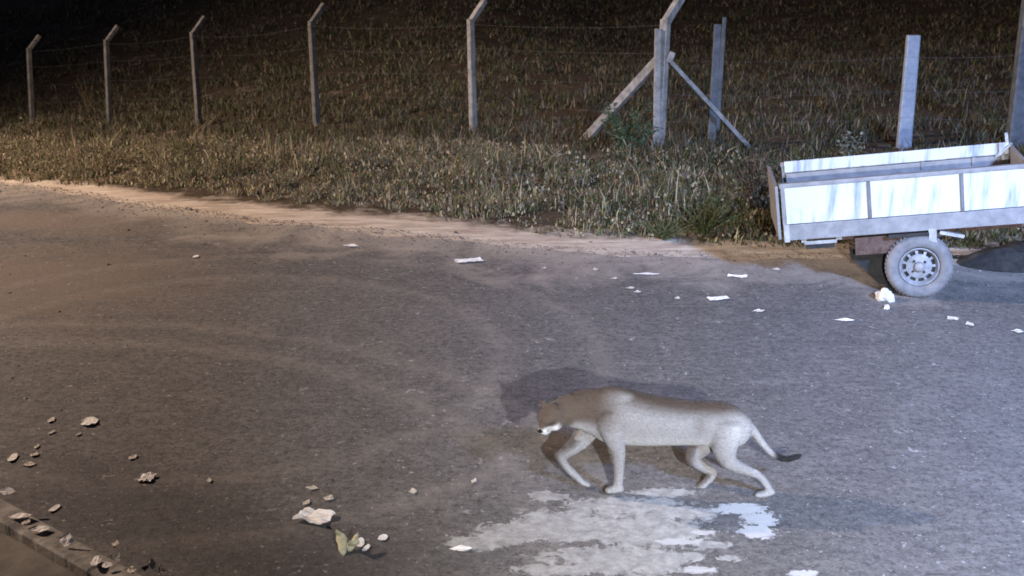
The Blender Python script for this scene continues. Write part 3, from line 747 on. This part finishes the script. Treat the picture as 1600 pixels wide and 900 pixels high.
b = gp(1590, 412); bm = bmesh.new(); bmesh.ops.create_grid(bm, x_segments=60, y_segments=30, size=1)  # dark mound shaped to stand for the ground shadow behind the wheel
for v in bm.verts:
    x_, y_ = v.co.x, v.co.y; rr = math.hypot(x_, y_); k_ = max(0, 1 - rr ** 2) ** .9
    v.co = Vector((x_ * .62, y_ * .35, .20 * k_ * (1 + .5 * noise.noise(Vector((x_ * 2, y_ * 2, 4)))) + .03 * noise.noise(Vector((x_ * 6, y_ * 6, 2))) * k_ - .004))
mound = from_bm('shade_mound', bm, M_black, smooth=True); mound.location = b; tag(mound, 'low dark heap shaped in place of the shadow behind the trailer wheel at the right edge', 'mound')
# ================================================================== puma
PY = 7.30
def pp(px, py, dy=0.): return Vector(atY(px, py, PY + dy))
bm = bmesh.new()
def loft(pts, n=20):
    "pts: (centre, radius across the body (y), radius up or along the section)"
    cs = [p[0] for p in pts]; rings = []
    def ring(c, t, ry, rz):
        side = Vector((0, 1, 0)); side = (side - t * side.dot(t)).normalized(); up = t.cross(side)
        return [bm.verts.new(c + side * ry * math.cos(a) + up * rz * math.sin(a)) for a in (2 * math.pi * k / n for k in range(n))]
    # catmull rom through the points
    fine = []
    for i in range(len(pts) - 1):
        p0, p1, p2, p3 = pts[max(i - 1, 0)], pts[i], pts[i + 1], pts[min(i + 2, len(pts) - 1)]
        for s_ in range(6):
            t = s_ / 6
            f = lambda a, b, c, d: .5 * ((2 * b) + (c - a) * t + (2 * a - 5 * b + 4 * c - d) * t * t + (3 * b - 3 * c + d - a) * t ** 3)
            fine.append((f(p0[0], p1[0], p2[0], p3[0]), f(p0[1], p1[1], p2[1], p3[1]), f(p0[2], p1[2], p2[2], p3[2])))
    fine.append(pts[-1])
    T = [(fine[min(i + 1, len(fine) - 1)][0] - fine[max(i - 1, 0)][0]).normalized() for i in range(len(fine))]
    a, b = fine[0], fine[-1]
    for q in (.92, .7, .35): rings.append(ring(a[0] - T[0] * min(a[1], a[2]) * q, T[0], a[1] * math.sqrt(1 - q * q), a[2] * math.sqrt(1 - q * q)))
    for (c, ry, rz), t in zip(fine, T): rings.append(ring(c, t, ry, rz))
    for q in (.35, .7, .92): rings.append(ring(b[0] + T[-1] * min(b[1], b[2]) * q, T[-1], b[1] * math.sqrt(1 - q * q), b[2] * math.sqrt(1 - q * q)))
    for p, q in zip(rings, rings[1:]):
        for k in range(n): bm.faces.new((p[k], p[(k + 1) % n], q[(k + 1) % n], q[k]))
    bm.faces.new(rings[0][::-1]); bm.faces.new(rings[-1])
def ell(c, r, rot=None):
    res = bmesh.ops.create_icosphere(bm, subdivisions=3, radius=1)
    M = Matrix.Translation(c) @ (rot.to_4x4() if rot else Matrix()) @ Matrix.Diagonal((*r, 1))
    bmesh.ops.transform(bm, matrix=M, verts=res['verts'])
px = .004    # metres per photo pixel at the animal
# trunk: shoulder to rump
loft([(pp(925, 645), .085, .135), (pp(955, 648), .112, .185), (pp(1000, 655), .118, .170), (pp(1050, 659), .115, .150), (pp(1095, 661), .108, .142), (pp(1130, 664), .105, .145), (pp(1152, 672), .085, .115)], 28)
ell(pp(958, 634, -.035), (.16, .055, .125)); ell(pp(948, 634, .035), (.15, .055, .12))          # shoulder blades
# neck
loft([(pp(871, 645, -.06), .062, .075), (pp(885, 641, -.03), .078, .10), (pp(915, 640, -.005), .09, .135), (pp(945, 645), .10, .16)], 24)
# near foreleg, planted
loft([(pp(948, 650, -.075), .050, .085), (pp(958, 682, -.085), .044, .062), (pp(966, 704, -.085), .036, .044), (pp(967, 730, -.085), .028, .031), (pp(966, 752, -.085), .027, .028), (pp(963, 760, -.085), .030, .024)])
loft([(pp(970, 763, -.085), .028, .020), (pp(960, 764, -.085), .036, .023), (pp(950, 766, -.085), .032, .018)], 16)
# far foreleg, lifted and reaching, wrist bent
loft([(pp(930, 655, .06), .046, .075), (pp(912, 684, .06), .042, .056), (pp(893, 702, .055), .036, .040), (pp(874, 712, .05), .030, .032)])
loft([(pp(874, 712, .05), .030, .032), (pp(883, 728, .05), .027, .028), (pp(897, 742, .05), .030, .027), (pp(908, 752, .05), .031, .022), (pp(918, 757, .05), .026, .016)], 16)
# far hind leg, forward under the belly
loft([(pp(1125, 668, .06), .065, .105), (pp(1098, 694, .065), .055, .075), (pp(1083, 716, .065), .042, .048), (pp(1098, 730, .065), .030, .034), (pp(1113, 738, .065), .025, .029), (pp(1103, 753, .065), .024, .025), (pp(1092, 762, .065), .028, .022)])
loft([(pp(1099, 764, .06), .028, .020), (pp(1086, 766, .055), .036, .022), (pp(1074, 769, .05), .032, .017)], 16)
# near hind leg, trailing
loft([(pp(1135, 668, -.06), .068, .115), (pp(1132, 700, -.07), .060, .080), (pp(1140, 722, -.075), .044, .052), (pp(1162, 733, -.075), .031, .036), (pp(1184, 742, -.075), .024, .027), (pp(1196, 755, -.075), .023, .024), (pp(1202, 766, -.075), .027, .022)])
loft([(pp(1206, 768, -.075), .026, .019), (pp(1194, 771, -.075), .034, .021), (pp(1183, 773, -.075), .031, .016)], 16)
# toes
for c, dirx in (((951, 766), -.085), ((1075, 769), .05), ((1184, 773), -.075)):
    for k in (-1.5, -.5, .5, 1.5): ell(pp(c[0] - 3 + abs(k) * 2.2, c[1] + .5, dirx + k * .0155), (.019, .0095, .013))
# tail
loft([(pp(1158, 655), .036, .04), (pp(1176, 672), .027, .029), (pp(1192, 694), .021, .023), (pp(1208, 710), .020, .021), (pp(1226, 717), .021, .021), (pp(1243, 714), .020, .020), (pp(1250, 711), .014, .014)], 14)
# head, lowered and half turned to the camera
hc = pp(862, 648, -.09)
HR = Matrix.Rotation(R(50), 3, 'Z') @ Matrix.Rotation(R(-26), 3, 'Y')     # head looks along its own -x
def hp(x, y, z): return hc + HR @ Vector((x, y, z))
def hell(c, r): ell(hp(*c), r, HR)
hell((0, 0, 0), (.098, .080, .078)); hell((-.03, 0, .018), (.075, .068, .055)); hell((-.03, -.048, -.025), (.055, .036, .045)); hell((-.03, .048, -.025), (.055, .036, .045))
hell((-.085, 0, -.028), (.052, .037, .036)); hell((-.098, -.018, -.038), (.030, .022, .021)); hell((-.098, .018, -.038), (.030, .022, .021)); hell((-.08, 0, -.062), (.038, .026, .017))
hell((-.075, 0, .006), (.048, .021, .020)); hell((-.055, 0, .022), (.04, .03, .022))
for s_ in (-1, 1):
    ell(hp(.018, s_ * .060, .072), (.013, .027, .032), HR @ Matrix.Rotation(R(-18 * s_), 3, 'X'))
    ell(hp(-.062, s_ * .033, .026), (.018, .017, .008), HR)
me = bpy.data.meshes.new('puma'); bmesh.ops.recalc_face_normals(bm, faces=bm.faces); bm.to_mesh(me); bm.free()
tmp = bpy.data.objects.new('puma_build', me); COL.objects.link(tmp)
rm = tmp.modifiers.new('r', 'REMESH'); rm.mode = 'VOXEL'; rm.voxel_size = .0075
sm = tmp.modifiers.new('s', 'SMOOTH'); sm.factor = .5; sm.iterations = 12
bpy.context.view_layer.update()
dg = bpy.context.evaluated_depsgraph_get()
body_me = bpy.data.meshes.new_from_object(tmp.evaluated_get(dg)); bpy.data.objects.remove(tmp, do_unlink=True)
body_me.name = 'puma_body'; body_me.materials.clear()
# coat colours
nv = len(body_me.vertices); co = np.empty(nv * 3); body_me.vertices.foreach_get('co', co); co = co.reshape(-1, 3)
nr = np.empty(nv * 3); body_me.vertices.foreach_get('normal', nr); nr = nr.reshape(-1, 3)
def sstep(v, a, b): t = np.clip((v - a) / (b - a), 0, 1); return t * t * (3 - 2 * t)
tawny = np.array([.066, .047, .034]); flank = np.array([.215, .203, .195]); cream = np.array([.40, .385, .365]); dark = np.array([.014, .012, .012])
X0 = lambda p: (p - 800) * .00384
x_, z_ = co[:, 0], co[:, 2]
xs_h = float(pp(1000, 640).x); back_z = float(pp(1000, 640).z)
front = sstep(x_, float(pp(985, 640).x), float(pp(925, 640).x))           # the forequarters are darker
nzv = nr[:, 2]
dors = np.clip(sstep(nzv, .15, .85) * sstep(z_, float(pp(1000, 670).z), float(pp(1000, 632).z)), 0, 1)
c = flank[None] * (1 - dors[:, None]) + tawny[None] * dors[:, None]
fz = sstep(z_, float(pp(930, 672).z), float(pp(930, 640).z)) * front
c = c * (1 - fz[:, None]) + (tawny * 1.15)[None] * fz[:, None]
belly = sstep(-nzv, .1, .8) * sstep(z_, .25, .3)
c = c * (1 - .8 * belly[:, None]) + cream[None] * .8 * belly[:, None]
# haunch and feet
ha = np.exp(-(((x_ - float(pp(1150, 668).x)) / .07) ** 2 + ((z_ - float(pp(1150, 668).z)) / .10) ** 2)); c = c + (cream - c) * (ha * .55)[:, None]
st = np.exp(-(((x_ - float(pp(1090, 655).x)) / .05) ** 2 + ((z_ - float(pp(1090, 655).z)) / .06) ** 2)) * (nr[:, 1] < 0); c = c + (tawny - c) * (st * .35)[:, None]
ft = sstep(z_, .2, .03); c = c + (cream * .8 - c) * (ft * .5)[:, None]
# shade on the far legs' fronts, painted in as dark brown
fl2 = (co[:, 1] > PY + .02) & (z_ < float(pp(1080, 690).z)); fw_ = np.clip(sstep(-nr[:, 0], -.2, .6), 0, 1) * fl2; c = c + (tawny * .6 - c) * (fw_ * .7)[:, None]
# face
H3 = np.array(HR.inverted() @ Matrix.Identity(3)); lc = (co - np.array(hc)) @ H3.T
hm = np.exp(-(np.maximum(np.linalg.norm(lc, axis=1) - .12, 0) / .03) ** 2)
face = (tawny * 1.25)[None] * np.ones((nv, 1))
muz = sstep(-(lc[:, 0]), .02, .065) * sstep(-lc[:, 2], -.004, .018); chin = sstep(-lc[:, 2], .035, .06) * sstep(-lc[:, 0], -.01, .03)
wm = np.clip(muz + chin, 0, 1); face = face + (cream * 1.2 - face) * wm[:, None]
ey = np.exp(-(((lc[:, 0] + .07) / .022) ** 2 + ((lc[:, 2] - .012) / .012) ** 2)) * sstep(np.abs(lc[:, 1]), .015, .028); face = face + (dark - face) * (ey * .75)[:, None]
ms = np.exp(-(((lc[:, 0] + .098) / .018) ** 2 + ((lc[:, 2] + .026) / .016) ** 2)) * sstep(np.abs(lc[:, 1]), .02, .035); face = face + (dark - face) * (ms * .6)[:, None]
et = sstep(lc[:, 2], .082, .098); face = face + (dark * 1.3 - face) * (et * .8)[:, None]
c = c * (1 - hm[:, None]) + face * hm[:, None]
# tail
tl = sstep(x_, float(pp(1172, 700).x), float(pp(1180, 700).x)) * (z_ > float(pp(1180, 728).z)); c = c + (flank * 1.2 - c) * (tl * .9)[:, None]
tt = sstep(x_, float(pp(1203, 700).x), float(pp(1216, 700).x)) * (z_ > float(pp(1200, 732).z)); c = c + (dark - c) * tt[:, None]
ca = body_me.color_attributes.new('coat', 'FLOAT_COLOR', 'POINT'); ca.data.foreach_set('color', np.concatenate([c, np.ones((nv, 1))], 1).reshape(-1).astype(np.float32))
def mat_fur():
    m = NT('short_fur', .8, .15); a = m.attr('coat').outputs['Color']
    f = m.noise(60, 4, .7, m.mapv((.4, 1, 1.4))); g_ = m.noise(13, 4, .6)
    c = m.mix(m.ramp(f, .3, .7, 0, .5), a, m.mix(1.0, a, (.55, .52, .5), 'MULTIPLY')); c = m.mix(m.ramp(g_, .45, .7, 0, .35), c, m.mix(1.0, a, (1.3, 1.28, 1.25), 'MULTIPLY'))
    m.color(c).bump(f, .5, .008); m.b.inputs['Sheen Weight'].default_value = .15
    return m.m
M_fur = mat_fur()
puma = link('puma', body_me, M_fur, smooth=True)
tag(puma, 'tawny and pale grey puma walking left across the road with its head lowered', 'puma')
# short coat hair lying back along the body
me_ = body_me; me_.calc_loop_triangles(); r_ = np.random.default_rng(3)
tv = np.empty(len(me_.loop_triangles) * 3, dtype=np.int32); me_.loop_triangles.foreach_get('vertices', tv); tv = tv.reshape(-1, 3)
A_, B_, C_ = co[tv[:, 0]], co[tv[:, 1]], co[tv[:, 2]]; ar = np.linalg.norm(np.cross(B_ - A_, C_ - A_), axis=1); NH = 60000
k = r_.choice(len(tv), NH, p=ar / ar.sum()); u, v = r_.uniform(0, 1, NH), r_.uniform(0, 1, NH); f = u + v > 1; u[f], v[f] = 1 - u[f], 1 - v[f]
p = A_[k] + u[:, None] * (B_[k] - A_[k]) + v[:, None] * (C_[k] - A_[k]); nn = nr[tv[k, 0]]; cc_ = c[tv[k, 0]] * r_.uniform(.55, 1.35, (NH, 1))
d_ = np.array([1., 0, -.35])[None] + r_.normal(0, .25, (NH, 3)); d_ -= nn * (d_ * nn).sum(1, keepdims=True); d_ /= np.linalg.norm(d_, axis=1, keepdims=True); d_ = d_ + nn * .35
sd = np.cross(d_, nn); sd /= np.linalg.norm(sd, axis=1, keepdims=True)
ln = r_.uniform(.008, .018, (NH, 1)) * np.where(np.linalg.norm(p - np.array(hc), axis=1) < .16, .5, 1)[:, None]
vc = np.stack([p - sd * .0011, p + sd * .0011, p + d_ * ln], 1).reshape(-1, 3)
hm_ = bpy.data.meshes.new('coat_hair'); hm_.from_pydata(vc.tolist(), [], np.arange(NH * 3).reshape(-1, 3).tolist())
q_ = hm_.color_attributes.new('coat', 'FLOAT_COLOR', 'POINT'); q_.data.foreach_set('color', np.repeat(np.concatenate([cc_, np.ones((NH, 1))], 1), 3, 0).reshape(-1).astype(np.float32))
hm2 = NT('coat_hair', .7, .1); hm2.color(hm2.attr('coat').outputs['Color'])
hair = link('coat_hair', hm_, hm2.m, puma)
M_eye = mat_simple('dark_eye', (.01, .008, .006), (.02, .016, .01), 8, .15, .6, 0)
for s_ in (-1, 1):
    b_ = bmesh.new(); bmesh.ops.create_icosphere(b_, subdivisions=3, radius=.0105); bmesh.ops.translate(b_, verts=b_.verts, vec=hp(-.073, s_ * .034, .012)); from_bm('eye', b_, M_eye, puma, True)
b_ = bmesh.new(); bmesh.ops.create_icosphere(b_, subdivisions=3, radius=1); bmesh.ops.transform(b_, matrix=Matrix.Translation(hp(-.129, 0, -.016)) @ HR.to_4x4() @ Matrix.Diagonal((.013, .018, .012, 1)), verts=b_.verts)
from_bm('nose', b_, M_eye, puma, True)
